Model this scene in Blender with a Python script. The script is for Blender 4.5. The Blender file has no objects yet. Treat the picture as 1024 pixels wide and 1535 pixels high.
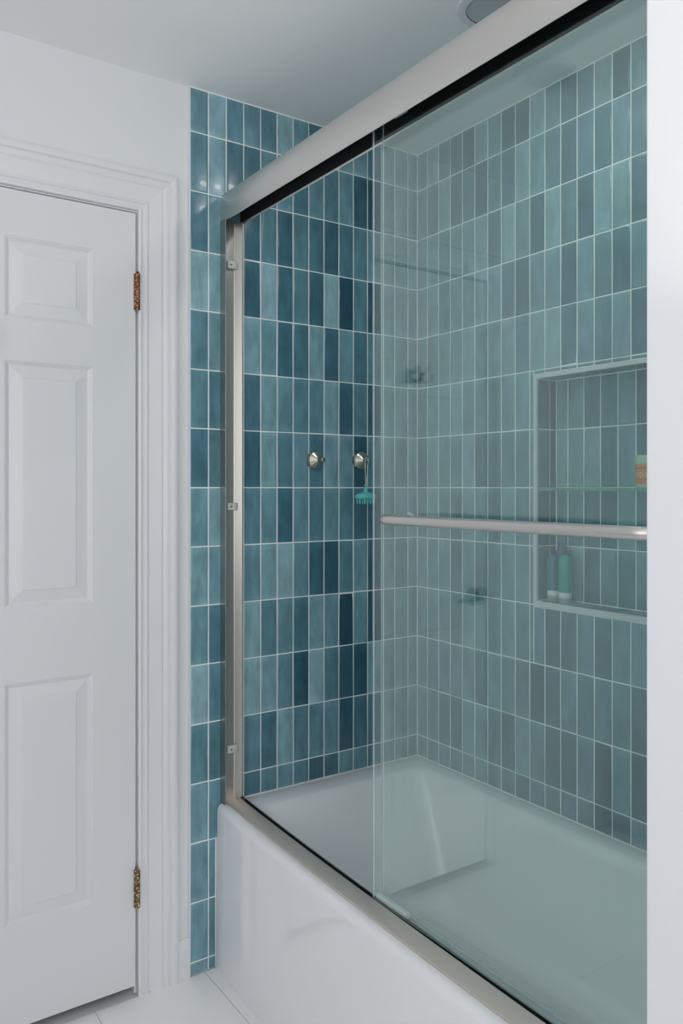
import bpy, bmesh, math, random
from mathutils import Vector, Matrix
random.seed(7)
S = bpy.context.scene
COL = S.collection
PI = math.pi

# ---------------------------------------------------------------- camera, world, lights, exposure
CX, CY, CZ = -1.7184, -2.0566, 1.3415
cam = bpy.data.objects.new('camera', bpy.data.cameras.new('camera'))
COL.objects.link(cam)
cam.location = (CX, CY, CZ)
cam.rotation_euler = (PI/2, 0, -0.602194)
cam.data.sensor_fit = 'HORIZONTAL'
cam.data.sensor_width = 36.0
cam.data.lens = 1207.86/1024*36
cam.data.shift_y = -36.5/1024
cam.data.clip_start = 0.02
S.camera = cam

w = bpy.data.worlds.new('overcast'); S.world = w; w.use_nodes = True
wb = w.node_tree.nodes['Background']
wb.inputs[0].default_value = (0.97, 0.98, 1.0, 1); wb.inputs[1].default_value = 1.0

def area(name, loc, rot, sx, sy, power, color):
    l = bpy.data.lights.new(name, 'AREA'); l.shape = 'RECTANGLE'; l.size = sx; l.size_y = sy
    l.energy = power; l.color = color
    o = bpy.data.objects.new(name, l); COL.objects.link(o); o.location = loc; o.rotation_euler = rot
    return o
WIN_Y0, WIN_Y1, WIN_Z0, WIN_Z1 = -2.15, -0.85, 0.95, 2.25      # window in the left wall, behind the camera
XL, YR = -2.35, -3.5                                           # left wall and rear wall planes
area('window_daylight', (XL-0.16, (WIN_Y0+WIN_Y1)/2, (WIN_Z0+WIN_Z1)/2), (0, -PI/2-0.1, 0), 1.3, 1.25, 3.6, (1.0, 0.985, 0.975))
area('rear_window_daylight', (-1.55, YR-0.16, 1.5), (PI/2+0.35, 0, 0), 1.3, 1.3, 13.0, (1.0, 0.985, 0.975))
area('added_uplight', (-1.35, -2.35, 1.55), (PI, 0, 0), 1.2, 1.6, 6.0, (1.0, 0.98, 0.97))  # added fill bounced off the ceiling, no real fixture

S.cycles.max_bounces = 20; S.cycles.diffuse_bounces = 12; S.cycles.glossy_bounces = 8; S.cycles.transparent_max_bounces = 24
vs = S.view_settings
S.display_settings.display_device = 'sRGB'
vs.view_transform = 'Standard'; vs.look = 'None'; vs.gamma = 1.0; vs.use_curve_mapping = False
vs.exposure = 0.12

# ---------------------------------------------------------------- materials
def mat(name, col, rough=0.5, metal=0.0, spec=0.5, coat=0.0):
    m = bpy.data.materials.new(name); m.use_nodes = True
    p = m.node_tree.nodes['Principled BSDF']
    p.inputs['Base Color'].default_value = (*col, 1); p.inputs['Roughness'].default_value = rough
    p.inputs['Metallic'].default_value = metal; p.inputs['Specular IOR Level'].default_value = spec
    p.inputs['Coat Weight'].default_value = coat
    return m, m.node_tree, p
def noise_bump(nt, p, scale, strength, dist=0.002, coord='Object', stretch=(1,1,1)):
    tc = nt.nodes.new('ShaderNodeTexCoord'); mp = nt.nodes.new('ShaderNodeMapping')
    mp.inputs['Scale'].default_value = stretch
    n = nt.nodes.new('ShaderNodeTexNoise'); n.inputs['Scale'].default_value = scale
    b = nt.nodes.new('ShaderNodeBump'); b.inputs['Strength'].default_value = strength; b.inputs['Distance'].default_value = dist
    nt.links.new(tc.outputs[coord], mp.inputs[0]); nt.links.new(mp.outputs[0], n.inputs['Vector'])
    nt.links.new(n.outputs['Fac'], b.inputs['Height']); nt.links.new(b.outputs[0], p.inputs['Normal'])
    return n

M = {}
M['paint'], nt, p = mat('wall_paint', (0.79, 0.80, 0.815), 0.6); noise_bump(nt, p, 180, 0.12, 0.001)
M['ceiling'], nt, p = mat('ceiling_paint', (0.90, 0.90, 0.90), 0.75); noise_bump(nt, p, 160, 0.12, 0.001)
M['trim'], nt, p = mat('trim_paint', (0.78, 0.785, 0.80), 0.32); noise_bump(nt, p, 60, 0.05, 0.001)
M['door'], nt, p = mat('door_paint', (0.76, 0.765, 0.78), 0.34); noise_bump(nt, p, 40, 0.06, 0.001)
M['grout'], nt, p = mat('grout', (0.90, 0.90, 0.86), 0.8); noise_bump(nt, p, 300, 0.2, 0.001)
M['niche_trim'], nt, p = mat('pale_stone_trim', (0.66, 0.68, 0.70), 0.35); noise_bump(nt, p, 90, 0.1, 0.001)
M['floor'], nt, p = mat('white_floor_tile', (0.89, 0.89, 0.89), 0.28); noise_bump(nt, p, 14, 0.05, 0.002)
M['floor_grout'], nt, p = mat('floor_grout', (0.68, 0.68, 0.69), 0.7); noise_bump(nt, p, 200, 0.2, 0.001)
M['tub'], nt, p = mat('white_enamel', (0.86, 0.855, 0.87), 0.07, coat=0.3); noise_bump(nt, p, 3, 0.02, 0.003)
M['nickel'], nt, p = mat('brushed_nickel', (0.66, 0.64, 0.61), 0.33, 1.0)
n = noise_bump(nt, p, 60, 0.10, 0.0006, stretch=(40, 1, 40))
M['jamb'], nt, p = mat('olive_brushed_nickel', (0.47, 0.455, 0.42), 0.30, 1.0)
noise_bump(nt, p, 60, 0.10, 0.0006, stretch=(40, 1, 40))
M['satin'], nt, p = mat('satin_nickel', (0.72, 0.70, 0.67), 0.42, 1.0)
noise_bump(nt, p, 60, 0.08, 0.0006, stretch=(40, 1, 40))
M['track'], nt, p = mat('warm_brushed_nickel', (0.74, 0.68, 0.62), 0.5, 1.0)
noise_bump(nt, p, 60, 0.10, 0.0006, stretch=(40, 1, 40))
M['steel'], nt, p = mat('polished_steel', (0.55, 0.52, 0.47), 0.22, 1.0); noise_bump(nt, p, 120, 0.05, 0.0005)
M['dark'], nt, p = mat('painted_channel_shade', (0.014, 0.016, 0.016), 0.6); noise_bump(nt, p, 120, 0.1, 0.0005)  # near-black, stands in for shade inside the frame channels
M['clear'], nt, p = mat('clear_plastic', (0.90, 0.91, 0.88), 0.2)
p.inputs['Transmission Weight'].default_value = 0.45; p.inputs['IOR'].default_value = 1.3; noise_bump(nt, p, 80, 0.1, 0.0005)
M['white_plastic'], nt, p = mat('white_plastic', (0.78, 0.80, 0.80), 0.4); noise_bump(nt, p, 80, 0.05, 0.0005)
M['teal_silicone'], nt, p = mat('teal_silicone', (0.13, 0.56, 0.54), 0.5); noise_bump(nt, p, 80, 0.05, 0.0005)
M['cord'], nt, p = mat('pale_cord', (0.62, 0.66, 0.62), 0.8); noise_bump(nt, p, 400, 0.3, 0.0005)
M['blue_silicone'], nt, p = mat('blue_silicone', (0.008, 0.165, 0.245), 0.5); noise_bump(nt, p, 80, 0.05, 0.0005)
M['navy_silicone'], nt, p = mat('slate_blue_silicone', (0.025, 0.10, 0.19), 0.5); noise_bump(nt, p, 80, 0.05, 0.0005)
M['green_silicone'], nt, p = mat('sea_green_silicone', (0.002, 0.36, 0.29), 0.5); noise_bump(nt, p, 80, 0.05, 0.0005)
M['frosted'], nt, p = mat('frosted_plastic', (0.62, 0.68, 0.70), 0.35)
p.inputs['Transmission Weight'].default_value = 0.5; p.inputs['IOR'].default_value = 1.2; noise_bump(nt, p, 80, 0.05, 0.0005)
M['mint'], nt, p = mat('mint_plastic', (0.52, 0.68, 0.52), 0.35); noise_bump(nt, p, 80, 0.05, 0.0005)
M['orange'], nt, p = mat('orange_label', (0.72, 0.27, 0.10), 0.45); noise_bump(nt, p, 80, 0.05, 0.0005)
M['print_white'], nt, p = mat('white_print', (0.80, 0.72, 0.66), 0.5); noise_bump(nt, p, 80, 0.05, 0.0005)
M['print_brown'], nt, p = mat('brown_print', (0.28, 0.10, 0.03), 0.5); noise_bump(nt, p, 80, 0.05, 0.0005)
M['black_metal'], nt, p = mat('dark_bronze', (0.03, 0.03, 0.03), 0.35, 0.7); noise_bump(nt, p, 80, 0.05, 0.0005)
M['lens'], nt, p = mat('light_lens', (0.55, 0.56, 0.57), 0.5); noise_bump(nt, p, 80, 0.05, 0.0005)
M['hall'], nt, p = mat('hall_floor', (0.10, 0.085, 0.07), 0.6); noise_bump(nt, p, 80, 0.05, 0.0005)

def rusty(name, c1, c2, c3):
    m, nt, p = mat(name, c1, 0.45, 0.3)
    tc = nt.nodes.new('ShaderNodeTexCoord'); n = nt.nodes.new('ShaderNodeTexNoise')
    n.inputs['Scale'].default_value = 170; n.inputs['Detail'].default_value = 4
    r = nt.nodes.new('ShaderNodeValToRGB'); e = r.color_ramp.elements
    e[0].position = 0.35; e[0].color = (*c1, 1); e[1].position = 0.66; e[1].color = (*c3, 1)
    k = r.color_ramp.elements.new(0.55); k.color = (*c2, 1)
    nt.links.new(tc.outputs['Object'], n.inputs['Vector']); nt.links.new(n.outputs['Fac'], r.inputs[0])
    nt.links.new(r.outputs[0], p.inputs['Base Color'])
    return m
M['rust'] = rusty('rusty_hinge', (0.10, 0.028, 0.008), (0.32, 0.10, 0.03), (0.70, 0.60, 0.48))
M['brass'] = rusty('worn_brass_hinge', (0.09, 0.05, 0.02), (0.28, 0.17, 0.07), (0.72, 0.68, 0.60))

def tile_material():
    m, nt, p = mat('glazed_tile', (0.1, 0.25, 0.3), 0.24, coat=0.08)
    N = nt.nodes.new; L = nt.links.new
    oi = N('ShaderNodeObjectInfo'); tc = N('ShaderNodeTexCoord')
    mul = N('ShaderNodeVectorMath'); mul.operation = 'MULTIPLY_ADD'
    comb = N('ShaderNodeCombineXYZ')
    for i in range(3): L(oi.outputs['Random'], comb.inputs[i])
    L(comb.outputs[0], mul.inputs[0]); mul.inputs[1].default_value = (37, 53, 71); L(tc.outputs['Object'], mul.inputs[2])
    mp = N('ShaderNodeMapping'); mp.inputs['Scale'].default_value = (1.6, 1.6, 0.55); L(mul.outputs[0], mp.inputs[0])
    n1 = N('ShaderNodeTexNoise'); n1.inputs['Scale'].default_value = 22; n1.inputs['Detail'].default_value = 3.5; n1.inputs['Roughness'].default_value = 0.55
    L(mp.outputs[0], n1.inputs['Vector'])
    # glaze pooling: paler towards the short ends, broken up by the noise
    sep = N('ShaderNodeSeparateXYZ'); L(tc.outputs['Generated'], sep.inputs[0])
    sub = N('ShaderNodeMath'); sub.operation = 'SUBTRACT'; L(sep.outputs['Z'], sub.inputs[0]); sub.inputs[1].default_value = 0.5
    ab = N('ShaderNodeMath'); ab.operation = 'ABSOLUTE'; L(sub.outputs[0], ab.inputs[0])
    mr = N('ShaderNodeMapRange'); mr.inputs[1].default_value = 0.36; mr.inputs[2].default_value = 0.5; mr.inputs[3].default_value = 0; mr.inputs[4].default_value = 0.16
    L(ab.outputs[0], mr.inputs[0])
    add = N('ShaderNodeMath'); add.operation = 'ADD'; L(n1.outputs['Fac'], add.inputs[0]); L(mr.outputs[0], add.inputs[1])
    rng = N('ShaderNodeMapRange'); rng.inputs[1].default_value = 0.33; rng.inputs[2].default_value = 0.78; rng.inputs[3].default_value = 0.84; rng.inputs[4].default_value = 1.32
    L(add.outputs[0], rng.inputs[0])
    sc = N('ShaderNodeVectorMath'); sc.operation = 'SCALE'; L(oi.outputs['Color'], sc.inputs[0]); L(rng.outputs[0], sc.inputs['Scale'])
    L(sc.outputs[0], p.inputs['Base Color'])
    n2 = N('ShaderNodeTexNoise'); n2.inputs['Scale'].default_value = 14; L(mul.outputs[0], n2.inputs['Vector'])
    b = N('ShaderNodeBump'); b.inputs['Strength'].default_value = 0.25; b.inputs['Distance'].default_value = 0.003
    L(n2.outputs['Fac'], b.inputs['Height']); L(b.outputs[0], p.inputs['Normal'])
    return m
M['tile'] = tile_material()

def glass_material(name, tint, ior=1.62):
    """clear float glass as a slab: each face passes tinted light and mirrors by Fresnel"""
    m = bpy.data.materials.new(name); m.use_nodes = True; nt = m.node_tree; nt.nodes.clear()
    N = nt.nodes.new; L = nt.links.new
    out = N('ShaderNodeOutputMaterial'); mix = N('ShaderNodeMixShader')
    tr = N('ShaderNodeBsdfTransparent'); tr.inputs[0].default_value = (*tint, 1)
    gl = N('ShaderNodeBsdfGlossy'); gl.inputs['Roughness'].default_value = 0.0; gl.inputs[0].default_value = (0.95, 1.0, 0.99, 1)
    geo = N('ShaderNodeNewGeometry')
    sel = N('ShaderNodeMapRange'); sel.inputs[3].default_value = ior; sel.inputs[4].default_value = 1.0/ior
    L(geo.outputs['Backfacing'], sel.inputs[0])
    fr = N('ShaderNodeFresnel'); L(sel.outputs[0], fr.inputs['IOR'])
    L(fr.outputs[0], mix.inputs[0]); L(tr.outputs[0], mix.inputs[1]); L(gl.outputs[0], mix.inputs[2]); L(mix.outputs[0], out.inputs[0])
    return m
M['glass'] = glass_material('shower_glass', (0.950, 0.990, 0.979))
M['pane'] = glass_material('window_glass', (0.98, 0.99, 0.99))
M['shelf_glass'] = glass_material('shelf_glass', (0.80, 0.93, 0.88))
def edge_material():
    """polished glass edge: mostly clear, slightly milky green"""
    m, nt, p = mat('glass_edge', (0.55, 0.70, 0.66), 0.2)
    N = nt.nodes.new; L = nt.links.new
    tr = N('ShaderNodeBsdfTransparent'); tr.inputs[0].default_value = (0.80, 0.92, 0.89, 1)
    mx = N('ShaderNodeMixShader'); mx.inputs[0].default_value = 0.30
    out = nt.nodes['Material Output']
    L(tr.outputs[0], mx.inputs[1]); L(p.outputs[0], mx.inputs[2]); L(mx.outputs[0], out.inputs[0])
    return m
M['glass_edge'] = edge_material()
M['chamfer'], nt, p = mat('ground_glass_chamfer', (0.78, 0.84, 0.82), 0.4); noise_bump(nt, p, 40, 0.05, 0.0005)
M['shelf_edge'], nt, p = mat('shelf_edge', (0.10, 0.34, 0.28), 0.15); noise_bump(nt, p, 40, 0.05, 0.0005)

# ---------------------------------------------------------------- helpers
def obj(name, bm, m=None, parent=None, smooth=False, mats=None, autosmooth=None):
    me = bpy.data.meshes.new(name)
    bmesh.ops.recalc_face_normals(bm, faces=bm.faces)
    bm.to_mesh(me); bm.free()
    for mm in (mats or [m]): me.materials.append(mm)
    if smooth or autosmooth is not None:
        me.polygons.foreach_set('use_smooth', [True]*len(me.polygons))
        if autosmooth is not None: me.set_sharp_from_angle(angle=autosmooth)
    o = bpy.data.objects.new(name, me); COL.objects.link(o)
    if parent is not None: o.parent = parent
    return o
def inst(name, me, loc, parent=None, color=None, rot=None):
    o = bpy.data.objects.new(name, me); COL.objects.link(o); o.location = loc
    if rot: o.rotation_euler = rot
    if parent is not None: o.parent = parent
    if color: o.color = (*color, 1)
    return o
def tag(o, label, cat, group=None):
    o['label'] = label; o['category'] = cat
    if group: o['group'] = group
    return o
def struct(o, label=None):
    o['kind'] = 'structure'
    if label: o['label'] = label
    return o
def empty(name, loc=(0,0,0)):
    o = bpy.data.objects.new(name, None); COL.objects.link(o); o.location = loc; o.empty_display_size = 0.05
    return o
def box(bm, x0, x1, y0, y1, z0, z1, bev=0.0, seg=1):
    r = bmesh.ops.create_cube(bm, size=1.0)
    vsx = r['verts']
    for v in vsx:
        v.co = ((x0+x1)/2+v.co.x*(x1-x0), (y0+y1)/2+v.co.y*(y1-y0), (z0+z1)/2+v.co.z*(z1-z0))
    if bev:
        es = list({e for v in vsx for e in v.link_edges})
        bmesh.ops.bevel(bm, geom=es, offset=bev, segments=seg, affect='EDGES', profile=0.5)
def lathe(bm, prof, c=(0,0,0), axis='z', n=32, sign=1):
    """prof = [(r, h)...] from one end to the other; radius 0 closes"""
    rings = []
    for r, h in prof:
        ring = []
        k = 1 if r == 0 else n
        for i in range(k):
            a = 2*PI*i/n; u, v = r*math.cos(a), r*math.sin(a)
            if axis == 'z': co = (c[0]+u, c[1]+v, c[2]+sign*h)
            elif axis == 'y': co = (c[0]+u, c[1]+sign*h, c[2]+v)
            else: co = (c[0]+sign*h, c[1]+u, c[2]+v)
            ring.append(bm.verts.new(co))
        rings.append(ring)
    for a, b in zip(rings, rings[1:]):
        if len(a) == 1 and len(b) == 1: continue
        for i in range(n):
            j = (i+1) % n
            if len(a) == 1: bm.faces.new((a[0], b[i], b[j]))
            elif len(b) == 1: bm.faces.new((a[i], a[j], b[0]))
            else: bm.faces.new((a[i], a[j], b[j], b[i]))
    for ring in (rings[0], rings[-1]):
        if len(ring) > 2: bm.faces.new(ring)
def loft(bm, sections, cap=True, closed=True):
    rows = [[bm.verts.new(p) for p in s] for s in sections]
    n = len(rows[0]); faces = []
    for a, b in zip(rows, rows[1:]):
        for i in range(n if closed else n-1):
            j = (i+1) % n
            faces.append(bm.faces.new((a[i], a[j], b[j], b[i])))
    if cap and closed: bm.faces.new(rows[0]); bm.faces.new(rows[-1])
    return faces
def tube(bm, pts, r, n=16, cap=True):
    pts = [Vector(p) for p in pts]; secs = []
    up = None
    for i, p in enumerate(pts):
        t = (pts[min(i+1, len(pts)-1)]-pts[max(i-1, 0)]).normalized()
        if up is None:
            up = Vector((0,0,1)) if abs(t.z) < 0.9 else Vector((1,0,0))
        a = (up-t*up.dot(t)).normalized(); b = t.cross(a); up = a
        rr = r[i] if isinstance(r, (list, tuple)) else r
        secs.append([p+rr*(a*math.cos(2*PI*k/n)+b*math.sin(2*PI*k/n)) for k in range(n)])
    loft(bm, secs, cap)

H = 0.1633                       # tile row pitch
W = 0.0549170                    # tile column pitch
G = 0.0030                       # grout joint
EYE = CZ                         # a grout line runs at this height on every wall
TOP = 2.443                      # ceiling height

# ---------------------------------------------------------------- structure: floor, ceiling
bm = bmesh.new(); box(bm, XL-0.15, 0.25, YR-0.15, 0.16, -0.10, -0.003)
floor = struct(obj('floor', bm, M['floor_grout']))
def floor_tile_mesh(sx, sy):
    bm = bmesh.new(); box(bm, 0, sx, 0, sy, -0.0029, 0, 0.0008)
    me = bpy.data.meshes.new('floor_tile'); bmesh.ops.recalc_face_normals(bm, faces=bm.faces); bm.to_mesh(me); bm.free(); me.materials.append(M['floor']); return me
fx = [-0.7655-0.305*k for k in range(6)]
ft_cache = {}
for k in range(5):
    x1 = fx[k]-0.001; x0 = fx[k+1]+0.001
    x0 = max(x0, XL)
    y = 0.0
    first = 0.30 if k % 2 else 0.61
    ylist = [0.0]
    yy = -first
    while yy > YR: ylist.append(yy); yy -= 0.61
    ylist.append(YR)
    for a, b in zip(ylist, ylist[1:]):
        sx, sy = x1-x0, a-b-0.002
        key = (round(sx,4), round(sy,4))
        if key not in ft_cache: ft_cache[key] = floor_tile_mesh(sx, sy)
        inst('floor_tile', ft_cache[key], (x0, b+0.001, 0), floor)
ylist = [0.0, -0.45, -1.06, -1.45]
for a, b in zip(ylist, ylist[1:]):
    inst('floor_tile', floor_tile_mesh(0.0355, a-b-0.002), (-0.7645, b+0.001, 0), floor)
bm = bmesh.new(); box(bm, XL-0.15, 0.25, YR-0.15, 0.16, TOP, TOP+0.12)
struct(obj('ceiling', bm, M['ceiling']))

# ---------------------------------------------------------------- far wall (door wall / tiled end wall)
DX1 = -0.9636; DX0 = DX1-0.728; DTOP = 2.0637
bm = bmesh.new()
PY = 0.008                                                   # painted plane, tiles stand proud of it
box(bm, XL-0.15, DX0-0.012, PY, 0.15, 0, TOP)
box(bm, DX0-0.012, DX1+0.010, PY, 0.15, DTOP+0.006, TOP)
box(bm, DX1+0.010, 0.20, PY, 0.15, 0, TOP)
wall_far = struct(obj('wall_far', bm, M['paint']))
bm = bmesh.new(); box(bm, DX0-0.3, DX1+0.3, 0.70, 0.72, -0.02, 2.4)
struct(obj('wall_hall', bm, M['hall']))
bm = bmesh.new(); box(bm, DX0-0.3, DX1+0.3, 0.15, 0.72, -0.06, -0.02); box(bm, DX0-0.3, DX1+0.3, 0.151, 0.72, 2.4, 2.42)
box(bm, DX0-0.32, DX0-0.3, 0.151, 0.72, -0.06, 2.42); box(bm, DX1+0.3, DX1+0.32, 0.151, 0.72, -0.06, 2.42)
struct(obj('floor_hall', bm, M['hall']))
bm = bmesh.new()
XT0 = -0.8085                                                 # left edge of the tiling
box(bm, XT0, 0.0, 0.0010, PY-0.0002, 0, TOP)
g = obj('grout', bm, M['grout'], wall_far)
bm = bmesh.new(); box(bm, XT0-0.0032, XT0, -0.0006, PY-0.0002, 0, TOP, 0.0006)
struct(obj('trim_4', bm, M['trim']))

TONES = {   # glaze colours, 3 = palest, 10 = deepest
    3: (0.267, 0.441, 0.485), 4: (0.212, 0.376, 0.428), 5: (0.156, 0.310, 0.365), 6: (0.115, 0.253, 0.308),
    7: (0.080, 0.199, 0.253), 8: (0.054, 0.153, 0.204), 9: (0.036, 0.115, 0.161), 10: (0.024, 0.086, 0.128)}
def tone(t):
    a, b = TONES[int(t)], TONES[min(10, int(t)+1)]
    f = t-int(t)
    k = random.uniform(0.94, 1.06)
    return tuple((u*(1-f)+v*f)*k*random.uniform(0.98, 1.02) for u, v in zip(a, b))
tile_cache = {}
def tile_mesh(wd, ht):
    """glazed tile, front towards -Y, slightly pillowed, origin at its centre front"""
    key = (round(wd, 4), round(ht, 4))
    if key in tile_cache: return tile_cache[key]
    bm = bmesh.new(); a, b = wd/2, ht/2; secs = []
    for dx, y in ((0.0, 0.0035), (0.0, 0.0012), (0.0008, 0.0002), (0.0045, -0.0003)):
        secs.append([(-a+dx, y, -b+dx), (a-dx, y, -b+dx), (a-dx, y, b-dx), (-a+dx, y, b-dx)])
    loft(bm, secs)
    me = bpy.data.meshes.new('tile'); bmesh.ops.recalc_face_normals(bm, faces=bm.faces); bm.to_mesh(me); bm.free()
    me.materials.append(M['tile']); me.polygons.foreach_set('use_smooth', [True]*len(me.polygons)); me.set_sharp_from_angle(angle=0.9)
    tile_cache[key] = me; return me
def put_tile(parent, wall, s0, s1, z0, z1, t, off=0.0):
    """wall 'far': s is x; wall 'right': s is y (negative), front towards -X; 'side': front towards -Y"""
    wd, ht = s1-s0-G, z1-z0-G
    if wd < 0.004 or ht < 0.004: return
    me = tile_mesh(wd, ht); cx, cz = (s0+s1)/2, (z0+z1)/2
    rx, rz = random.gauss(0, 0.004), random.gauss(0, 0.0045)
    d = random.uniform(-0.0004, 0.0003)
    if wall == 'far': return inst('tile', me, (cx, off+d, cz), parent, tone(t), (rx, 0, rz))
    if wall == 'right': return inst('tile', me, (off+d, cx, cz), parent, tone(t), (rx, 0, -PI/2+rz))

FAR = [
 [5,3,6,5,6,3,5,7,5,4,4,6,5,5,5],
 [6,4,7,7,5,5,7,5,6,5,8,9,6,5,6],
 [7,5,6,8,6,8,6,7,8,7,6,5,6,6,5],
 [3,4,6,8,3,8,6,8,3,10,6,9,5,5,6],
 [6,5,6,4,5,8,7,4,8,5,7,6,5,6,5],
 [6,7,6,7,4,5,6,6,4,8,6,8,5,5,6],
 [7,7,6,8,4,6,5,7,4,5,9,6,5,6,5],
 [5,4,5,6,5,8,5,6,5,6,7,8,6,5,5],
 [4,5,5,5,4,3,5,8,9,6,4.5,8,5,6,5],
 [5,7,5,3,6,5,7,4,5,10,5,9,6,5,6],
 [3,6.5,5,3,4,5.5,9,3,6,8.5,9,4,6,5,5],
 [6,7,6,6,7,4,6.5,6,5.5,9,7,6.5,5,6,5],
 [5,6,6,7,6,5,6,8,7,5,5.5,6,6,6,6],
 [5,6],[5,6],[4,6]]
def row_span(r):
    if r == 0: return EYE+6*H, TOP
    return EYE+(6-r)*H, EYE+(7-r)*H
DECK = 0.457
for r, row in enumerate(FAR):
    z0, z1 = row_span(r)
    if r == 15: z0 = 0.0
    for c, t in enumerate(row):
        s0, s1 = XT0+c*W, XT0+(c+1)*W
        s1 = min(s1, 0.0)
        zz = z0
        if r >= 13 and c == 1: s1 = -0.7318
        if r >= 12 and c >= 2: zz = max(z0, DECK)
        if r == 12 and c == 1: pass
        put_tile(wall_far, 'far', s0, s1, zz, z1, t)

# ---------------------------------------------------------------- right wall (long tiled wall with niche)
YN1, YN0 = -0.5045, -1.165          # niche outer, far and near ends
ZN0, ZN1 = 1.0095, 1.6570
ND = 0.080; FW = 0.0125             # depth, frame width
YE = -1.453                         # front face of the near wall
GX = 0.0010
bm = bmesh.new()
box(bm, GX, 0.20, YN1, PY-0.0005, 0, TOP); box(bm, GX, 0.20, YE-0.02, YN0, 0, TOP)
box(bm, GX, 0.20, YN0, YN1, 0, ZN0); box(bm, GX, 0.20, YN0, YN1, ZN1, TOP)
box(bm, ND+GX, 0.20, YN0, YN1, ZN0, ZN1)
wall_right = struct(obj('wall_right', bm, M['grout']))
RIGHT = [
 [5,4,6,7,8,4,5,8,8,4,5,7,6,4,8,5,5],
 [5,6,4,7,7,8,6,7,4,5,6,7,6,7,5,6,5],
 [5,5,6,5,5,4,7,4,5,8,4,6,8,4,4,7,5],
 [5,5,6,5,5,4,5,6,8,5,5,8,5,6,7,5,7],
 [5,6,5,5,4,5,5,4,6,4,3,7,5,6,4,7,5],
 [6,5,5,4,5,5,6,5,5,5,5,5,5,5,5,5,5],
 [7,4,5,5,4,7,7,6,6,5,5,5,5,5,5,5,5],
 [6,4,5,6,4,5,7,5,6,5,5,5,5,5,5,5,5],
 [5,5,5,7,5,7,6,5,5,5,5,5,5,5,5,5,5],
 [5,5,5,6,4,5,6,5,6,6,8,7,6,7,5,5,5],
 [5,6,6,5,5,7,5,6,6,9,8,6,7,6,5,7,6],
 [5,6,7,7,5,5,7,8,5,6,8,8,6,9,5,8,8],
 [5,6,5,6,5,5,6,6,8,6,6,6,6,9,8,5,7]]
ncol = 28; hidden = bmesh.new()
for r in range(13):
    z0, z1 = row_span(r)
    if r == 12: z0 = DECK
    for c in range(ncol):
        a = 0.0 if c == 0 else -(0.92033+c-1)*W
        b = -(0.92033+c)*W
        if b < YE: b = YE
        if a <= YE: continue
        t = RIGHT[r][c] if c < 17 else random.choice((5,6,6,7,4,8))
        # clip round the niche
        pieces = [(b, a, z0, z1)]
        if z1 > ZN0 and z0 < ZN1 and b < YN1 and a > YN0:
            pieces = []
            if a > YN1: pieces.append((YN1, a, z0, z1))
            if b < YN0: pieces.append((b, YN0, z0, z1))
            lo, hi = max(b, YN0), min(a, YN1)
            if z0 < ZN0: pieces.append((lo, hi, z0, ZN0))
            if z1 > ZN1: pieces.append((lo, hi, ZN1, z1))
        for (p0, p1, q0, q1) in pieces:
            if p1-p0 < 0.007 or q1-q0 < 0.007: continue
            if c < 18: put_tile(wall_right, 'right', p0, p1, q0, q1, t)
            else: box(hidden, -0.0003, 0.0030, p0+G/2, p1-G/2, q0+G/2, q1-G/2, 0.0006)
o = obj('tile_field', hidden, M['tile'], wall_right); o['kind'] = 'stuff'; o.color = (0.13, 0.30, 0.345, 1)
# niche lining: back, far side, soffit, sill
yn1, yn0, zn0, zn1 = YN1-FW, YN0+FW, ZN0+FW+0.004, ZN1-FW
cols = [yn1, yn1-0.0405]
while cols[-1] > yn0: cols.append(max(yn0, cols[-1]-W))
rows = [zn1, EYE+H, EYE, EYE-H, zn0]
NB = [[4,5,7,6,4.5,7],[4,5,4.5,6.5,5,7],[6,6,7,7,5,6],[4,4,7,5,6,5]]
for i in range(len(cols)-1):
    for j in range(4):
        t = NB[j][i] if i < 6 else random.choice((4,5,6,7))
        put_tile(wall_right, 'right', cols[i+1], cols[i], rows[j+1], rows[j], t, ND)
for j in range(4):                                             # far side of the niche, front towards -Y
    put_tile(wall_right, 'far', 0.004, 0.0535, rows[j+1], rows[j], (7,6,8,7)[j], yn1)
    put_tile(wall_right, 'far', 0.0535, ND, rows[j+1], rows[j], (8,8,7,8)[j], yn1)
for i in range(0, len(cols)-1, 1):
    y1, y0 = cols[i], cols[i+1]
    if y1-y0 < 0.01: continue
    me = tile_mesh(y1-y0-G, ND-0.006)
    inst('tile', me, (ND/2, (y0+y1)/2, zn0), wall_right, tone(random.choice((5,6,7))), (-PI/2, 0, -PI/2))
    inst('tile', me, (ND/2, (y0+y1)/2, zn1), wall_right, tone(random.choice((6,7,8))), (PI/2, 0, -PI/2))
bm = bmesh.new()
box(bm, 0.0035, ND+GX, yn1+0.0010, YN1, ZN0, ZN1); box(bm, 0.0035, ND+GX, YN0, yn0-0.0010, ZN0, ZN1)
box(bm, 0.0035, ND+GX, YN0, YN1, ZN0, zn0-0.0010); box(bm, 0.0035, ND+GX, YN0, YN1, zn1+0.0010, ZN1)
obj('niche_lining', bm, M['grout'], wall_right)
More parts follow.
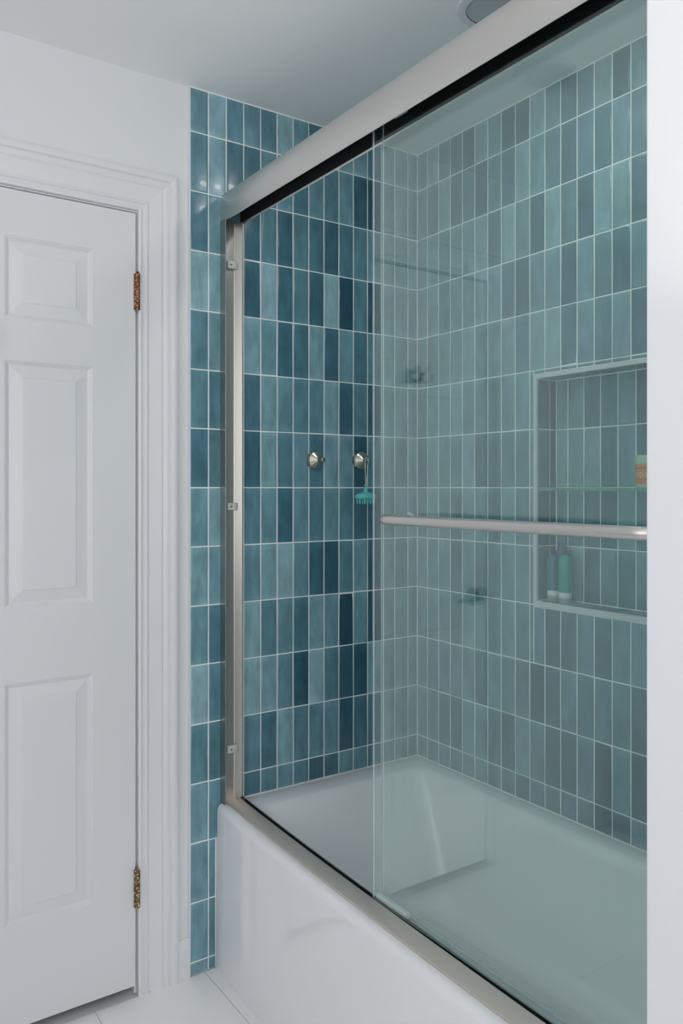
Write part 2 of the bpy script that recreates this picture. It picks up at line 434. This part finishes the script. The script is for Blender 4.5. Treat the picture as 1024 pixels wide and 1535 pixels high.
def mitred_frame():
    for nm, pts in (('niche_trim', [(YN1,ZN0),(YN1,ZN1),(yn1,zn1),(yn1,zn0)]), ('niche_trim', [(YN0,ZN0),(YN0,ZN1),(yn0,zn1),(yn0,zn0)]),
                    ('niche_trim', [(YN0,ZN1),(YN1,ZN1),(yn1,zn1),(yn0,zn1)]), ('niche_trim', [(YN0,ZN0),(YN1,ZN0),(yn1,zn0),(yn0,zn0)])):
        bm = bmesh.new()
        cy = sum(p[0] for p in pts)/4; cz = sum(p[1] for p in pts)/4
        secs = []
        for x, k in ((0.004, 0.0), (-0.0012, 0.0), (-0.0022, 0.0011)):
            secs.append([(x, p[0]+(k if p[0] < cy else -k), p[1]+(k if p[1] < cz else -k)) for p in pts])
        loft(bm, secs); obj(nm, bm, M['niche_trim'], wall_right)
mitred_frame()

# caulk lines where tile meets ceiling
bm = bmesh.new(); box(bm, XT0, -0.001, -0.001, PY-0.0002, TOP-0.0035, TOP-0.0001); box(bm, -0.001, GX, YE, -0.001, TOP-0.0035, TOP-0.0001)
struct(obj('trim_5', bm, M['grout']))

# ---------------------------------------------------------------- near, left and rear walls
bm = bmesh.new(); box(bm, -0.85, 0.20, YE-0.13, YE, 0, TOP, 0.003, 2)
struct(obj('wall_near', bm, M['paint']))
bm = bmesh.new(); box(bm, 0.05, 0.20, YR, YE-0.13, 0, TOP)
struct(obj('wall_right_rear', bm, M['paint']))
bm = bmesh.new(); T = 0.14
box(bm, XL-T, XL, WIN_Y1, PY, 0, TOP); box(bm, XL-T, XL, YR, WIN_Y0, 0, TOP)
box(bm, XL-T, XL, WIN_Y0, WIN_Y1, 0, WIN_Z0); box(bm, XL-T, XL, WIN_Y0, WIN_Y1, WIN_Z1, TOP)
struct(obj('wall_left', bm, M['paint']))
bm = bmesh.new(); RX0, RX1, RZ0, RZ1 = -2.2, -0.9, 0.85, 2.15
box(bm, XL-T, RX0, YR-T, YR, 0, TOP); box(bm, RX1, 0.20, YR-T, YR, 0, TOP)
box(bm, RX0, RX1, YR-T, YR, 0, RZ0); box(bm, RX0, RX1, YR-T, YR, RZ1, TOP)
struct(obj('wall_rear', bm, M['paint']))
bm = bmesh.new()
for (a, b, c, d) in ((WIN_Y0, WIN_Y1, WIN_Z0, WIN_Z0+0.04), (WIN_Y0, WIN_Y1, WIN_Z1-0.04, WIN_Z1), (WIN_Y0, WIN_Y0+0.04, WIN_Z0, WIN_Z1), (WIN_Y1-0.04, WIN_Y1, WIN_Z0, WIN_Z1), (WIN_Y0, WIN_Y1, 1.48, 1.52)):
    box(bm, XL-0.10, XL-0.05, a, b, c, d, 0.003)
wn = struct(obj('window_1', bm, M['trim']))
bm = bmesh.new()
for (a, b, c, d) in ((RX0, RX1, RZ0, RZ0+0.04), (RX0, RX1, RZ1-0.04, RZ1), (RX0, RX0+0.04, RZ0, RZ1), (RX1-0.04, RX1, RZ0, RZ1), (RX0, RX1, 1.48, 1.52)):
    box(bm, a, b, YR-0.10, YR-0.05, c, d, 0.003)
struct(obj('window_2', bm, M['trim']))

# ---------------------------------------------------------------- door casing and baseboards
XI = DX1+0.0073; XIL = DX0-0.0073; ZI = DTOP+0.0088
CAS = [(0.0,0.016),(0.0,-0.002),(0.0015,-0.0045),(0.006,-0.0055),(0.0095,-0.004),(0.011,-0.001),(0.017,-0.0005),(0.019,-0.003),(0.0215,-0.0055),(0.0245,-0.0055),(0.027,-0.003),(0.0275,0.0),
       (0.031,-0.0005),(0.040,-0.002),(0.058,-0.0045),(0.064,-0.0055),(0.0655,-0.0025),(0.069,-0.0025),(0.073,-0.006),(0.078,-0.0085),(0.083,-0.0085),(0.0845,-0.0055),(0.087,-0.0060),(0.091,-0.0115),(0.0975,-0.0135),(0.1045,-0.0135),(0.1085,-0.0115),(0.1105,-0.008),(0.1105,PY),(0.018,PY),(0.018,0.016)]
def casing(n, kind):
    bm = bmesh.new()
    if kind == 'right': secs = [[(XI+u, y, 0.0) for u, y in CAS], [(XI+u, y, ZI+u) for u, y in CAS]]
    if kind == 'left': secs = [[(XIL-u, y, 0.0) for u, y in CAS], [(XIL-u, y, ZI+u) for u, y in CAS]]
    if kind == 'head': secs = [[(XIL-u, y, ZI+u) for u, y in CAS], [(XI+u, y, ZI+u) for u, y in CAS]]
    loft(bm, secs)
    return struct(obj('trim_%d' % n, bm, M['trim'], autosmooth=0.5))
casing(1, 'head'); casing(2, 'right'); casing(3, 'left')
bm = bmesh.new()                                              # jamb lining and stop inside the opening
box(bm, DX1+0.0020, DX1+0.0098, 0.0165, 0.149, 0, DTOP+0.0055); box(bm, DX0-0.0118, DX0-0.0020, 0.0165, 0.149, 0, DTOP+0.0055)
box(bm, DX0-0.0020, DX1+0.0020, 0.0165, 0.149, DTOP+0.0022, DTOP+0.0055)
box(bm, DX1-0.010, DX1+0.0020, 0.045, 0.06, 0, DTOP); box(bm, DX0-0.002, DX0+0.010, 0.045, 0.06, 0, DTOP); box(bm, DX0, DX1, 0.045, 0.06, DTOP-0.01, DTOP+0.0022)
struct(obj('trim_6', bm, M['trim']))
def baseboard(name, p0, p1, nrm, h=0.106, t=0.014, round_end=False):
    d = Vector(p1)-Vector(p0); n = Vector(nrm)
    prof = [(0,0),(t,0),(t,h-0.022),(t-0.002,h-0.014),(t-0.006,h-0.004),(t-0.009,h),(0,h)]
    bm = bmesh.new()
    loft(bm, [[Vector((*q, 0))+Vector((n.x*a, n.y*a, b)) for a, b in prof] for q in (p0, p1)])
    return struct(obj(name, bm, M['trim']))
bb = baseboard('baseboard_far', (XI+0.1107, PY-0.0002), (XT0-0.0034, PY-0.0002), (0, -1))
baseboard('baseboard_far_left', (XL, PY-0.0002), (XIL-0.1107, PY-0.0002), (0, -1))
baseboard('baseboard_left', (XL, YR), (XL, PY-0.015), (1, 0))
baseboard('baseboard_rear', (XL+0.015, YR), (0.05, YR), (0, 1))

# ---------------------------------------------------------------- door
door = None
DY = 0.0015; DZ0 = 0.029; DT = 0.035
stile = 0.112; pw = 0.2126
xr1 = DX1-stile; xr0 = xr1-pw; xl0 = DX0+stile; xl1 = xl0+pw
rows_d = [(0.278, 0.8665), (1.049, 1.650), (1.7525, 1.9515)]
bm = bmesh.new()
box(bm, DX0, xl0, DY, DY+DT, DZ0, DTOP); box(bm, xr1, DX1, DY, DY+DT, DZ0, DTOP)
zs = [DZ0]+[v for r in rows_d for v in r]+[DTOP]
for a, b in ((zs[0], zs[1]), (zs[2], zs[3]), (zs[4], zs[5]), (zs[6], zs[7])):
    box(bm, xl0, xr1, DY, DY+DT, a, b)
for a, b in rows_d: box(bm, xl1, xr0, DY, DY+DT, a, b)
door = struct(obj('door_1', bm, M['door']), 'white painted six-panel door with rusty hinges')
for (z0, z1) in rows_d:
    for (x0, x1) in ((xl0, xl1), (xr0, xr1)):
        bm = bmesh.new(); secs = []
        for d, y in ((0.0,0.0),(0.0015,0.0016),(0.004,0.0022),(0.006,0.0044),(0.0105,0.0072),(0.0125,0.0074),(0.0400,0.0022),(0.0415,0.0008),(0.0435,0.0004)):
            secs.append([(x0+d, DY+y, z0+d), (x1-d, DY+y, z0+d), (x1-d, DY+y, z1-d), (x0+d, DY+y, z1-d)])
        loft(bm, secs, cap=False); n0 = len(bm.verts)
        bm.verts.ensure_lookup_table(); bm.faces.new(bm.verts[n0-4:n0])
        box(bm, x0, x1, DY+DT-0.012, DY+DT-0.004, z0, z1)
        obj('panel', bm, M['door'], door)
def hinge(z0, z1, m):
    bm = bmesh.new(); cx, cy, r = DX1+0.0032, -0.0085, 0.0064
    n = 5; hh = (z1-z0)/n
    for k in range(n):
        a, b = z0+k*hh+0.0005, z0+(k+1)*hh-0.0005
        lathe(bm, [(0,a),(r*0.88,a),(r,a+0.001),(r,b-0.001),(r*0.88,b),(0,b)], (cx, cy, 0), 'z', 16)
    lathe(bm, [(0,z0-0.002),(0.003,z0-0.002),(0.003,z1+0.001),(0.0042,z1+0.002),(0.003,z1+0.0045),(0,z1+0.005)], (cx, cy, 0), 'z', 12)
    box(bm, cx-0.0075, cx+0.0015, cy+0.003, 0.0012, z0+0.001, z1-0.001); box(bm, cx-0.0020, cx+0.0015, cy+0.002, 0.018, z0, z1)
    obj('hinge', bm, m, door, autosmooth=0.6)
hinge(1.8085, 1.9045, M['rust']); hinge(0.2375, 0.3365, M['brass'])
# lever handle and double robe hook: out of frame on the door leaf, mirrored in the glass
bm = bmesh.new(); kx, kz = DX0+0.066, 0.962
lathe(bm, [(0,0),(0.030,0),(0.032,0.004),(0.028,0.009),(0.011,0.011),(0.010,0.040),(0.0,0.042)], (kx, DY, kz), 'y', 24, -1)
tube(bm, [(kx-0.008, DY-0.043, kz), (kx+0.02, DY-0.046, kz), (kx+0.06, DY-0.046, kz-0.001), (kx+0.095, DY-0.042, kz-0.006)], [0.010,0.0095,0.008,0.0065], 12)
obj('lever_handle', bm, M['black_metal'], door, autosmooth=0.6)
bm = bmesh.new(); hx, hz = -1.345, 1.703
box(bm, hx-0.012, hx+0.012, DY-0.006, DY, hz-0.02, hz+0.03, 0.003)
for s in (-1, 1):
    tube(bm, [(hx, DY-0.004, hz-0.006), (hx+s*0.012, DY-0.022, hz-0.014), (hx+s*0.022, DY-0.036, hz-0.008), (hx+s*0.026, DY-0.040, hz+0.012)], [0.006,0.006,0.006,0.007], 10)
tube(bm, [(hx, DY-0.004, hz+0.015), (hx, DY-0.03, hz+0.014), (hx, DY-0.05, hz+0.03)], [0.006,0.006,0.008], 10)
obj('robe_hook', bm, M['black_metal'], door, autosmooth=0.6)

# ---------------------------------------------------------------- bathtub
tub = empty('bathtub', (-0.37, -0.73, 0.0))
tag(tub, 'white enamel alcove bathtub with a plain glossy apron below the shower doors', 'bathtub')
def bow(y): return -0.0395*(1-math.exp(y/0.6))
def rr(x0, x1, y0, y1, r, z, n=6):
    pts = []
    for cx, cy, a0 in ((x1-r, y1-r, 0), (x0+r, y1-r, PI/2), (x0+r, y0+r, PI), (x1-r, y0+r, 1.5*PI)):
        for k in range(n+1):
            a = a0+k*PI/2/n; pts.append((cx+r*math.cos(a), cy+r*math.sin(a), z))
    return pts
xi0, xi1, yi0, yi1 = -0.655, -0.058, YE+0.10, -0.088
rings = [rr(-0.698, -0.003, YE+0.003, -0.003, 0.004, 0.30), rr(-0.698, -0.003, YE+0.003, -0.003, 0.004, DECK-0.006), rr(-0.697, -0.005, YE+0.005, -0.005, 0.004, DECK-0.001), rr(-0.694, -0.008, YE+0.008, -0.008, 0.004, DECK),
         rr(xi0-0.004, xi1+0.006, yi0-0.006, yi1+0.008, 0.05, DECK-0.0005), rr(xi0, xi1, yi0, yi1, 0.05, DECK-0.004), rr(xi0+0.003, xi1-0.006, yi0+0.01, yi1-0.012, 0.055, DECK-0.016)]
for k in range(1, 9):
    f = k/8; z = DECK-0.016-f*0.27
    rings.append(rr(xi0+0.003+0.035*f, xi1-0.006-0.045*f, yi0+0.01+0.07*f, yi1-0.012-0.15*f, 0.055+0.03*f, z))
xa, xb, ya, yb = xi0+0.038, xi1-0.051, yi0+0.08, yi1-0.162
for a, z in ((20, 0.150), (45, 0.125), (70, 0.108), (90, 0.102)):
    d = 0.065*(1-math.cos(math.radians(a))); rings.append(rr(xa+d, xb-d, ya+d, yb-d, 0.085-0.02*a/90, z))
rings.append(rr(xa+0.16, xb-0.16, ya+0.2, yb-0.2, 0.03, 0.099))
bm = bmesh.new(); loft(bm, rings, cap=False)
bm.verts.ensure_lookup_table(); nn = len(rings[0]); bm.faces.new(bm.verts[len(bm.verts)-nn:])
b = obj('basin', bm, M['tub'], None, autosmooth=0.7)
b.parent = tub; b.location = -tub.location
prof = [(-0.7325,0.0),(-0.7300,0.20),(-0.7285,0.40),*[(-0.7092-0.0190*math.cos(k*PI/16), 0.4360+0.0210*math.sin(k*PI/16)) for k in range(9)],(-0.7030,0.4567),(-0.690,DECK-0.0005),(-0.690,0.435),(-0.705,0.425),(-0.712,0.40),(-0.712,0.0)]
secs = []
for k in range(25):
    y = -0.003+(YE+0.006)*k/24
    sec = []
    for x, z in prof:
        f = 0.55+0.45*min(1, z/0.45)
        sec.append((x+bow(y)*f, y, z))
    secs.append(sec)
bm = bmesh.new(); loft(bm, secs)
a = obj('apron', bm, M['tub'], None, autosmooth=0.6); a.parent = tub; a.location = -tub.location
bm = bmesh.new(); box(bm, -0.7322, -0.7300, -0.0005, 0.0008, 0, 0.450, 0.0004)
struct(obj('trim_7', bm, M['white_plastic']))

# ---------------------------------------------------------------- shower door frame
fr = empty('shower_door_frame', (-0.69, 0.0, DECK)); FL = -fr.location
tag(fr, 'satin nickel sliding shower door frame of header, wall jamb and track standing on the bathtub rim', 'shower frame')
def under(o): o.parent = fr; o.location = FL; return o
Y0, Y1 = -0.0010, YE+0.001
HP = [(-0.7115,2.0865),(-0.7148,2.092),(-0.7174,2.103),(-0.7186,2.116),(-0.7182,2.130),(-0.7160,2.144),(-0.7118,2.157),(-0.7055,2.168),(-0.6980,2.1755),(-0.6885,2.1805),(-0.6770,2.1825),(-0.6620,2.1825),(-0.6540,2.1800),(-0.6510,2.1740),
      (-0.6510,2.0910),(-0.6516,2.0908),(-0.6541,2.0938),(-0.6546,2.165),(-0.7020,2.165),(-0.7090,2.140),(-0.7100,2.0865)]
bm = bmesh.new(); loft(bm, [[(x, y, z) for x, z in HP] for y in (Y0, -0.35, -0.7, -1.1, Y1)])
header = under(obj('header_rail', bm, M['satin'], autosmooth=0.6))
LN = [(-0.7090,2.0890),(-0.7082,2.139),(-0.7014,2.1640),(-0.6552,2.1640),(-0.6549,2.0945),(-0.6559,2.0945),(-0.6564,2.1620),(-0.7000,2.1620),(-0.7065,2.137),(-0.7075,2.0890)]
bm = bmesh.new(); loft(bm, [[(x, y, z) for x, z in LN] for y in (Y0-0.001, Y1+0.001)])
under(obj('header_shade_strip', bm, M['dark']))  # added dark sheet, paints the shade inside the header
# wall jamb (and its twin on the near wall)
JP = [(-0.7180,0.0),(-0.7180,-0.0325),(-0.7173,-0.0332),(-0.7164,-0.0325),(-0.7160,-0.0120),(-0.6830,-0.0118),(-0.6805,-0.0126),(-0.6785,-0.0142),(-0.6660,-0.0275),(-0.6645,-0.0284),(-0.6625,-0.0284),(-0.6612,-0.0270),(-0.6605,-0.0100),(-0.6595,0.0)]
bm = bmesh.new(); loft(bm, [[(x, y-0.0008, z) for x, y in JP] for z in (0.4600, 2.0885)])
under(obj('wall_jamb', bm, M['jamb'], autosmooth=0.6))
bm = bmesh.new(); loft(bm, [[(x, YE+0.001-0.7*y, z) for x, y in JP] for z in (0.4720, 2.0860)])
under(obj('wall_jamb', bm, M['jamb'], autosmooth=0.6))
def bumper(z):
    bm = bmesh.new(); x0, x1 = -0.7050, -0.6745; yb, yf = -0.0122, -0.0235
    box(bm, x0, x1, yf, yb-0.0005, z-0.0105, z+0.0105, 0.003, 2)
    bp = under(obj('bumper', bm, M['clear'], autosmooth=0.6))
    bm = bmesh.new(); lathe(bm, [(0,0.0),(0.0034,0.0),(0.0030,0.0014),(0.0012,0.0018),(0.0010,0.0008),(0,0.0008)], (-0.6955, yf, z), 'y', 14, -1)
    o = obj('screw', bm, M['steel'], bp, autosmooth=0.6)
for z in (1.9665, 1.2885, 0.6080): bumper(z)
TP = [(-0.7046,0.4578),(-0.7046,0.4612),(-0.7030,0.4624),(-0.6715,0.4702),(-0.6700,0.4706),(-0.6684,0.4700),(-0.6680,0.4598),(-0.6550,0.4598),(-0.6548,0.4668),(-0.6524,0.4668),(-0.6522,0.4578)]
secs = []
for k in range(25):
    y = -0.001+(YE+0.003)*k/24
    secs.append([(x+bow(y), y, z) for x, z in TP])
bm = bmesh.new(); loft(bm, secs)
under(obj('bottom_track', bm, M['track'], autosmooth=0.5))
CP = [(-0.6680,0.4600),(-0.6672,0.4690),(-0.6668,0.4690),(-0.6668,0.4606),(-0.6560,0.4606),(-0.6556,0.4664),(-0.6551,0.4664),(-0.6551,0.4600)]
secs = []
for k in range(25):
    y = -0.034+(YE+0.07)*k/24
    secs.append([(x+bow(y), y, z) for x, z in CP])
bm = bmesh.new(); loft(bm, secs); under(obj('track_shade_strip', bm, M['dark']))  # dark strip painted in for the shaded gap of the track

# ---------------------------------------------------------------- sliding glass panels
def pane(bm, x, y0, y1, z0, z1, t=0.005):
    r = bmesh.ops.create_cube(bm, size=1.0)
    for v in r['verts']: v.co = (x+v.co.x*t, (y0+y1)/2+v.co.y*(y1-y0), (z0+z1)/2+v.co.z*(z1-z0))
    es = [e for e in bm.edges if abs(e.verts[0].co.z-e.verts[1].co.z) > 0.5]
    bmesh.ops.bevel(bm, geom=es, offset=0.0009, segments=1, affect='EDGES')
    bm.normal_update()
    for f in bm.faces: f.material_index = 0 if abs(f.normal.x) > 0.9 else (1 if max(abs(f.normal.y), abs(f.normal.z)) > 0.9 else 2)
def hanger(parent, x, y):
    bm = bmesh.new(); sx = -0.0032 if parent['label'].startswith('outer') else 0.0032
    box(bm, x+min(sx, sx*2.6), x+max(sx, sx*2.6), y-0.022, y+0.022, 2.118, 2.142, 0.002)
    for dy in (-0.012, 0.012): lathe(bm, [(0,0),(0.005,0),(0.005,0.003),(0,0.0035)], (x+sx*2.6, y+dy, 2.13), 'x', 12, 1 if sx > 0 else -1)
    obj('roller_hanger', bm, M['steel'], parent)
PA, PB = -0.690, -0.668
bm = bmesh.new(); pane(bm, PA, -1.434, -0.679, 0.4685, 2.150)
gA = obj('sliding_glass_door', bm, mats=[M['glass'], M['glass_edge'], M['chamfer']])
tag(gA, 'outer clear glass shower door carrying the nickel towel bar', 'shower door')
bm = bmesh.new(); pane(bm, PB, -1.415, -0.684, 0.4685, 2.150)
gB = obj('sliding_glass_door', bm, mats=[M['glass'], M['glass_edge'], M['chamfer']])
tag(gB, 'inner clear glass shower door without a towel bar behind the outer one', 'shower door')
hanger(gA, PA, -0.735); hanger(gA, PA, -1.34); hanger(gB, PB, -0.742); hanger(gB, PB, -1.355)
# towel bar
zb = 1.2795; xb_ = -0.765; yL, yR = -0.7955, -1.412; R = 0.034
pts = [(PA-0.0032, yL, zb)]
for k in range(9):
    a = k*PI/2/8; pts.append((xb_+R-R*math.sin(a), yL-R+R*math.cos(a), zb))
pts += [(xb_, yL-R-(yL-yR-2*R)*k/8, zb) for k in range(1, 8)]
for k in range(9):
    a = k*PI/2/8; pts.append((xb_+R-R*math.cos(a), yR+R-R*math.sin(a), zb))
pts.append((PA-0.0032, yR, zb))
bm = bmesh.new(); tube(bm, pts, 0.0098, 20)
bar = obj('towel_bar', bm, M['nickel'], gA, autosmooth=0.8)
for y in (yL, yR):
    bm = bmesh.new(); lathe(bm, [(0,0),(0.0125,0),(0.0125,0.002),(0.0085,0.0035),(0.0085,0.008),(0,0.009)], (PA+0.0031, y, zb), 'x', 20)
    obj('fixing_cap', bm, M['clear'], gA, autosmooth=0.6)
# bottom guide block in the track
bm = bmesh.new(); box(bm, -0.6862, -0.6745, -0.787, -0.684, 0.4672, 0.4775, 0.002, 2)
gd = under(obj('door_guide', bm, M['white_plastic'])); gd['label'] = 'white plastic guide block in the bottom track'

# ---------------------------------------------------------------- robe hooks on the end wall
def wall_hook(x, z, label):
    bm = bmesh.new()
    lathe(bm, [(0,0),(0.0275,0),(0.0283,0.002),(0.0283,0.010),(0.0268,0.0125),(0.0255,0.0130)], (0,0,0), 'y', 40, -1)
    bm.faces.ensure_lookup_table()
    o = obj('wall_hook', bm, M['steel'], autosmooth=0.5); o.location = (x, -0.0008, z)
    tag(o, label, 'hook', 'round metal hooks on the tiled end wall')
    bm = bmesh.new()
    lathe(bm, [(0,0.0128),(0.0252,0.0128),(0.0195,0.0170),(0.0090,0.0225),(0.0058,0.0260),(0.0050,0.0300),(0.0050,0.046),(0.0068,0.0485),(0.0068,0.0525),(0.0055,0.0540),(0,0.0545)], (0,0,0), 'y', 32, -1)
    obj('peg', bm, M['steel'], o, autosmooth=0.35)
    return o
wall_hook(-0.4052, 1.4245, 'empty round nickel hook on the blue tiled end wall')
wall_hook(-0.2365, 1.4265, 'round nickel hook with the teal scalp brush hanging from it')
# scalp brush
bx, by, bz = -0.2440, -0.0440, 1.3120
br = empty('scalp_brush', (bx, by, bz)); tag(br, 'teal silicone scalp brush hanging by a pale cord loop from the hook', 'brush')
bm = bmesh.new()
secs = []
for rx, ry, z in ((0.030,0.020,-0.006),(0.0355,0.025,-0.004),(0.0375,0.027,0.000),(0.0365,0.026,0.005),(0.031,0.021,0.010),(0.020,0.013,0.0135),(0.009,0.0075,0.016),(0.0055,0.0055,0.022),(0.0048,0.0048,0.028),(0.0052,0.0052,0.031),(0.003,0.003,0.034)):
    secs.append([(rx*math.cos(2*PI*k/28), ry*math.sin(2*PI*k/28), z) for k in range(28)])
loft(bm, secs); obj('body', bm, M['teal_silicone'], br, autosmooth=0.9)
for row, ry, n in ((0, -0.018, 4), (1, -0.006, 6), (2, 0.007, 6), (3, 0.018, 4)):
    for k in range(n):
        x = (k-(n-1)/2)*0.0105
        bm = bmesh.new(); lathe(bm, [(0.0036,-0.002),(0.0033,-0.010),(0.0022,-0.0165),(0.001,-0.0185),(0,-0.0188)], (x, ry, -0.003), 'z', 8)
        obj('bristle', bm, M['teal_silicone'], br, smooth=True)
bm = bmesh.new(); dz = 1.4265-bz
loop = []
for k in range(21):
    a = PI*k/20; loop.append((0.0065*math.cos(a)-0.0005+0.004, 0.0+0.001*math.cos(a), dz+0.0010+0.0065*math.sin(a)))
pts = [(0.0015, 0.0, 0.026)]+[(0.0015+0.0085*t, 0.001*t, 0.026+(dz-0.026)*t) for t in (0.3,0.7)]+loop+[(-0.003, -0.001, dz-0.03), (-0.001, -0.0005, 0.05), (-0.0010, 0.0, 0.030)]
tube(bm, pts, 0.0011, 8)
tube(bm, [(-0.0010,-0.004,0.036),(-0.006,-0.005,0.0385),(-0.011,-0.005,0.0365)], 0.0011, 8)
obj('cord', bm, M['cord'], br, smooth=True)

# ---------------------------------------------------------------- niche contents
bm = bmesh.new()
r = bmesh.ops.create_cube(bm, size=1.0)
sx0, sx1, sy0, sy1, sz0, sz1 = 0.006, ND-0.0008, yn0+0.0015, yn1-0.0015, EYE-0.0085, EYE-0.0004
for v in r['verts']: v.co = ((sx0+sx1)/2+v.co.x*(sx1-sx0), (sy0+sy1)/2+v.co.y*(sy1-sy0), (sz0+sz1)/2+v.co.z*(sz1-sz0))
bm.normal_update()
for f in bm.faces: f.material_index = 0 if abs(f.normal.z) > 0.9 else 1
tag(obj('glass_shelf', bm, mats=[M['shelf_glass'], M['shelf_edge']]), 'green edged glass shelf across the tiled niche', 'shelf')

ZS = zn0+0.0005
def bottle(loc, body, label, r=0.0182, h=0.128):
    e = empty('travel_bottle', loc); tag(e, label, 'bottle', 'travel bottles on the niche sill')
    bm = bmesh.new(); lathe(bm, [(0,0.0),(r*0.90,0.0),(r*0.93,0.002),(r*0.93,0.016),(0,0.016)], (0,0,0), 'z', 28)
    obj('flip_cap', bm, M['frosted'], e, autosmooth=0.6)
    bm = bmesh.new(); lathe(bm, [(0,0.0162),(r*0.95,0.0162),(r*0.95,0.030),(0,0.030)], (0,0,0), 'z', 28)
    obj('collar', bm, M['white_plastic'], e, autosmooth=0.6)
    bm = bmesh.new(); pr = [(0,0.0302),(r*0.97,0.0302),(r,0.033),(r,0.055),(r*0.985,h-0.024)]
    for k in range(1, 9):
        a = k*PI/16; pr.append((r*0.985*math.cos(a)**0.8 if k < 8 else 0, h-0.024+0.024*math.sin(a)))
    lathe(bm, pr, (0,0,0), 'z', 28); obj('body', bm, body, e, autosmooth=0.8)
bottle((0.036, -0.5445, ZS), M['blue_silicone'], 'muted blue squeeze bottle standing on its cap nearest the niche corner', 0.0180, 0.130)
bottle((0.030, -0.5905, ZS), M['green_silicone'], 'bright sea green squeeze bottle standing on its white cap in the niche', 0.0182, 0.132)
e = empty('travel_bottle', (0.0590, -0.5540, ZS)); tag(e, 'slate blue capped clear bottle standing behind the other two bottles', 'bottle', 'travel bottles on the niche sill')
bm = bmesh.new(); lathe(bm, [(0,0),(0.0125,0),(0.0135,0.003),(0.0135,0.095),(0.010,0.106),(0.007,0.110),(0,0.110)], (0,0,0), 'z', 28); obj('body', bm, M['frosted'], e, autosmooth=0.6)
bm = bmesh.new(); lathe(bm, [(0,0.1103),(0.0150,0.1103),(0.0185,0.114),(0.0185,0.126),(0.0165,0.136),(0.0120,0.144),(0.0112,0.157),(0.009,0.160),(0,0.161)], (0,0,0), 'z', 28); obj('cap', bm, M['navy_silicone'], e, autosmooth=0.6)

jx, jy, jr = 0.041, -0.8455, 0.0345
jar = empty('cosmetic_jar', (jx, jy, EYE-0.0002)); tag(jar, 'orange labelled cream jar with a mint green lid on the glass shelf', 'jar')
bm = bmesh.new(); lathe(bm, [(0,0),(jr*0.93,0),(jr,0.004),(jr,0.0598),(0,0.0598)], (0,0,0), 'z', 40); obj('body', bm, M['mint'], jar, autosmooth=0.6)
bm = bmesh.new(); lathe(bm, [(0,0.0602),(jr+0.0008,0.0602),(jr+0.0014,0.0620),(jr+0.0014,0.0780),(jr-0.001,0.0805),(0,0.0808)], (0,0,0), 'z', 40); obj('lid', bm, M['mint'], jar, autosmooth=0.6)
bm = bmesh.new(); lathe(bm, [(jr+0.0001,0.0085),(jr+0.0006,0.0085),(jr+0.0006,0.0575),(jr+0.0001,0.0575)], (0,0,0), 'z', 40)
label = obj('label', bm, M['orange'], jar, autosmooth=0.6); label['label'] = 'orange label printed with white KIDS lettering'
def wrap_text(txt, size, z, ang, m, name, dx=0.0):
    cu = bpy.data.curves.new(name, 'FONT'); cu.body = txt; cu.size = size; cu.align_x = 'CENTER'; cu.space_character = 1.2; cu.resolution_u = 2
    to = bpy.data.objects.new(name, cu); COL.objects.link(to)
    dg = bpy.context.evaluated_depsgraph_get(); me = bpy.data.meshes.new_from_object(to.evaluated_get(dg))
    bpy.data.objects.remove(to)
    for v in me.vertices:
        a = ang+(v.co.x+dx)/jr; rr_ = jr+0.0009; v.co = (rr_*math.cos(a), rr_*math.sin(a), z+v.co.y)
    me.materials.clear(); me.materials.append(m)
    o = bpy.data.objects.new(name, me); COL.objects.link(o); o.parent = label
    return o
ANG = math.atan2(CY-jy, CX-jx)-0.72
wrap_text('KIDS', 0.0165, 0.0262, ANG, M['print_white'], 'lettering')
def strip(a0, a1, z0, z1, m):
    bm = bmesh.new(); n = 10; rr_ = jr+0.0009
    vs_ = [[bm.verts.new((rr_*math.cos(a0+(a1-a0)*k/n), rr_*math.sin(a0+(a1-a0)*k/n), z)) for k in range(n+1)] for z in (z0, z1)]
    for k in range(n): bm.faces.new((vs_[0][k], vs_[0][k+1], vs_[1][k+1], vs_[1][k]))
    obj('print_line', bm, m, label)
strip(ANG-0.55, ANG+0.45, 0.0470, 0.0490, M['print_brown']); strip(ANG-0.5, ANG+0.5, 0.0195, 0.0207, M['print_brown']); strip(ANG-0.45, ANG+0.30, 0.0135, 0.0144, M['print_brown'])

# ---------------------------------------------------------------- recessed ceiling lights
def downlight(x, y, label, r=0.085, power=0):
    e = empty('recessed_light', (x, y, TOP)); tag(e, label, 'ceiling light', 'recessed ceiling lights')
    bm = bmesh.new(); lathe(bm, [(r-0.022,-0.0006),(r-0.004,-0.0006),(r,-0.002),(r-0.002,-0.005),(r-0.012,-0.0075),(r-0.022,-0.0065)], (0,0,0), 'z', 48)
    bmesh.ops.delete(bm, geom=[f for f in bm.faces if len(f.verts) > 4], context='FACES')
    obj('trim_ring', bm, M['trim'], e, autosmooth=0.6)
    bm = bmesh.new(); lathe(bm, [(0,-0.0004),(r-0.0225,-0.0004),(r-0.0225,-0.0042),(r-0.030,-0.0030),(0.02,-0.0012),(0,-0.0012)], (0,0,0), 'z', 48)
    obj('lens', bm, M['lens'], e, autosmooth=0.6)
    if power:
        l = bpy.data.lights.new('added_shower_fill', 'AREA'); l.shape = 'DISK'; l.size = 0.11; l.energy = power; l.color = (1.0, 0.985, 0.96)  # added fill brightening the shower, the fixture itself is unlit
        lo = bpy.data.objects.new('added_shower_fill', l); COL.objects.link(lo); lo.location = (x, y, TOP-0.012)
downlight(-0.386, -0.733, 'white recessed ceiling light over the bathtub, above the header rail', power=1.4)
downlight(-1.325, -0.600, 'white recessed ceiling light over the bathroom floor, mirrored in the glass')
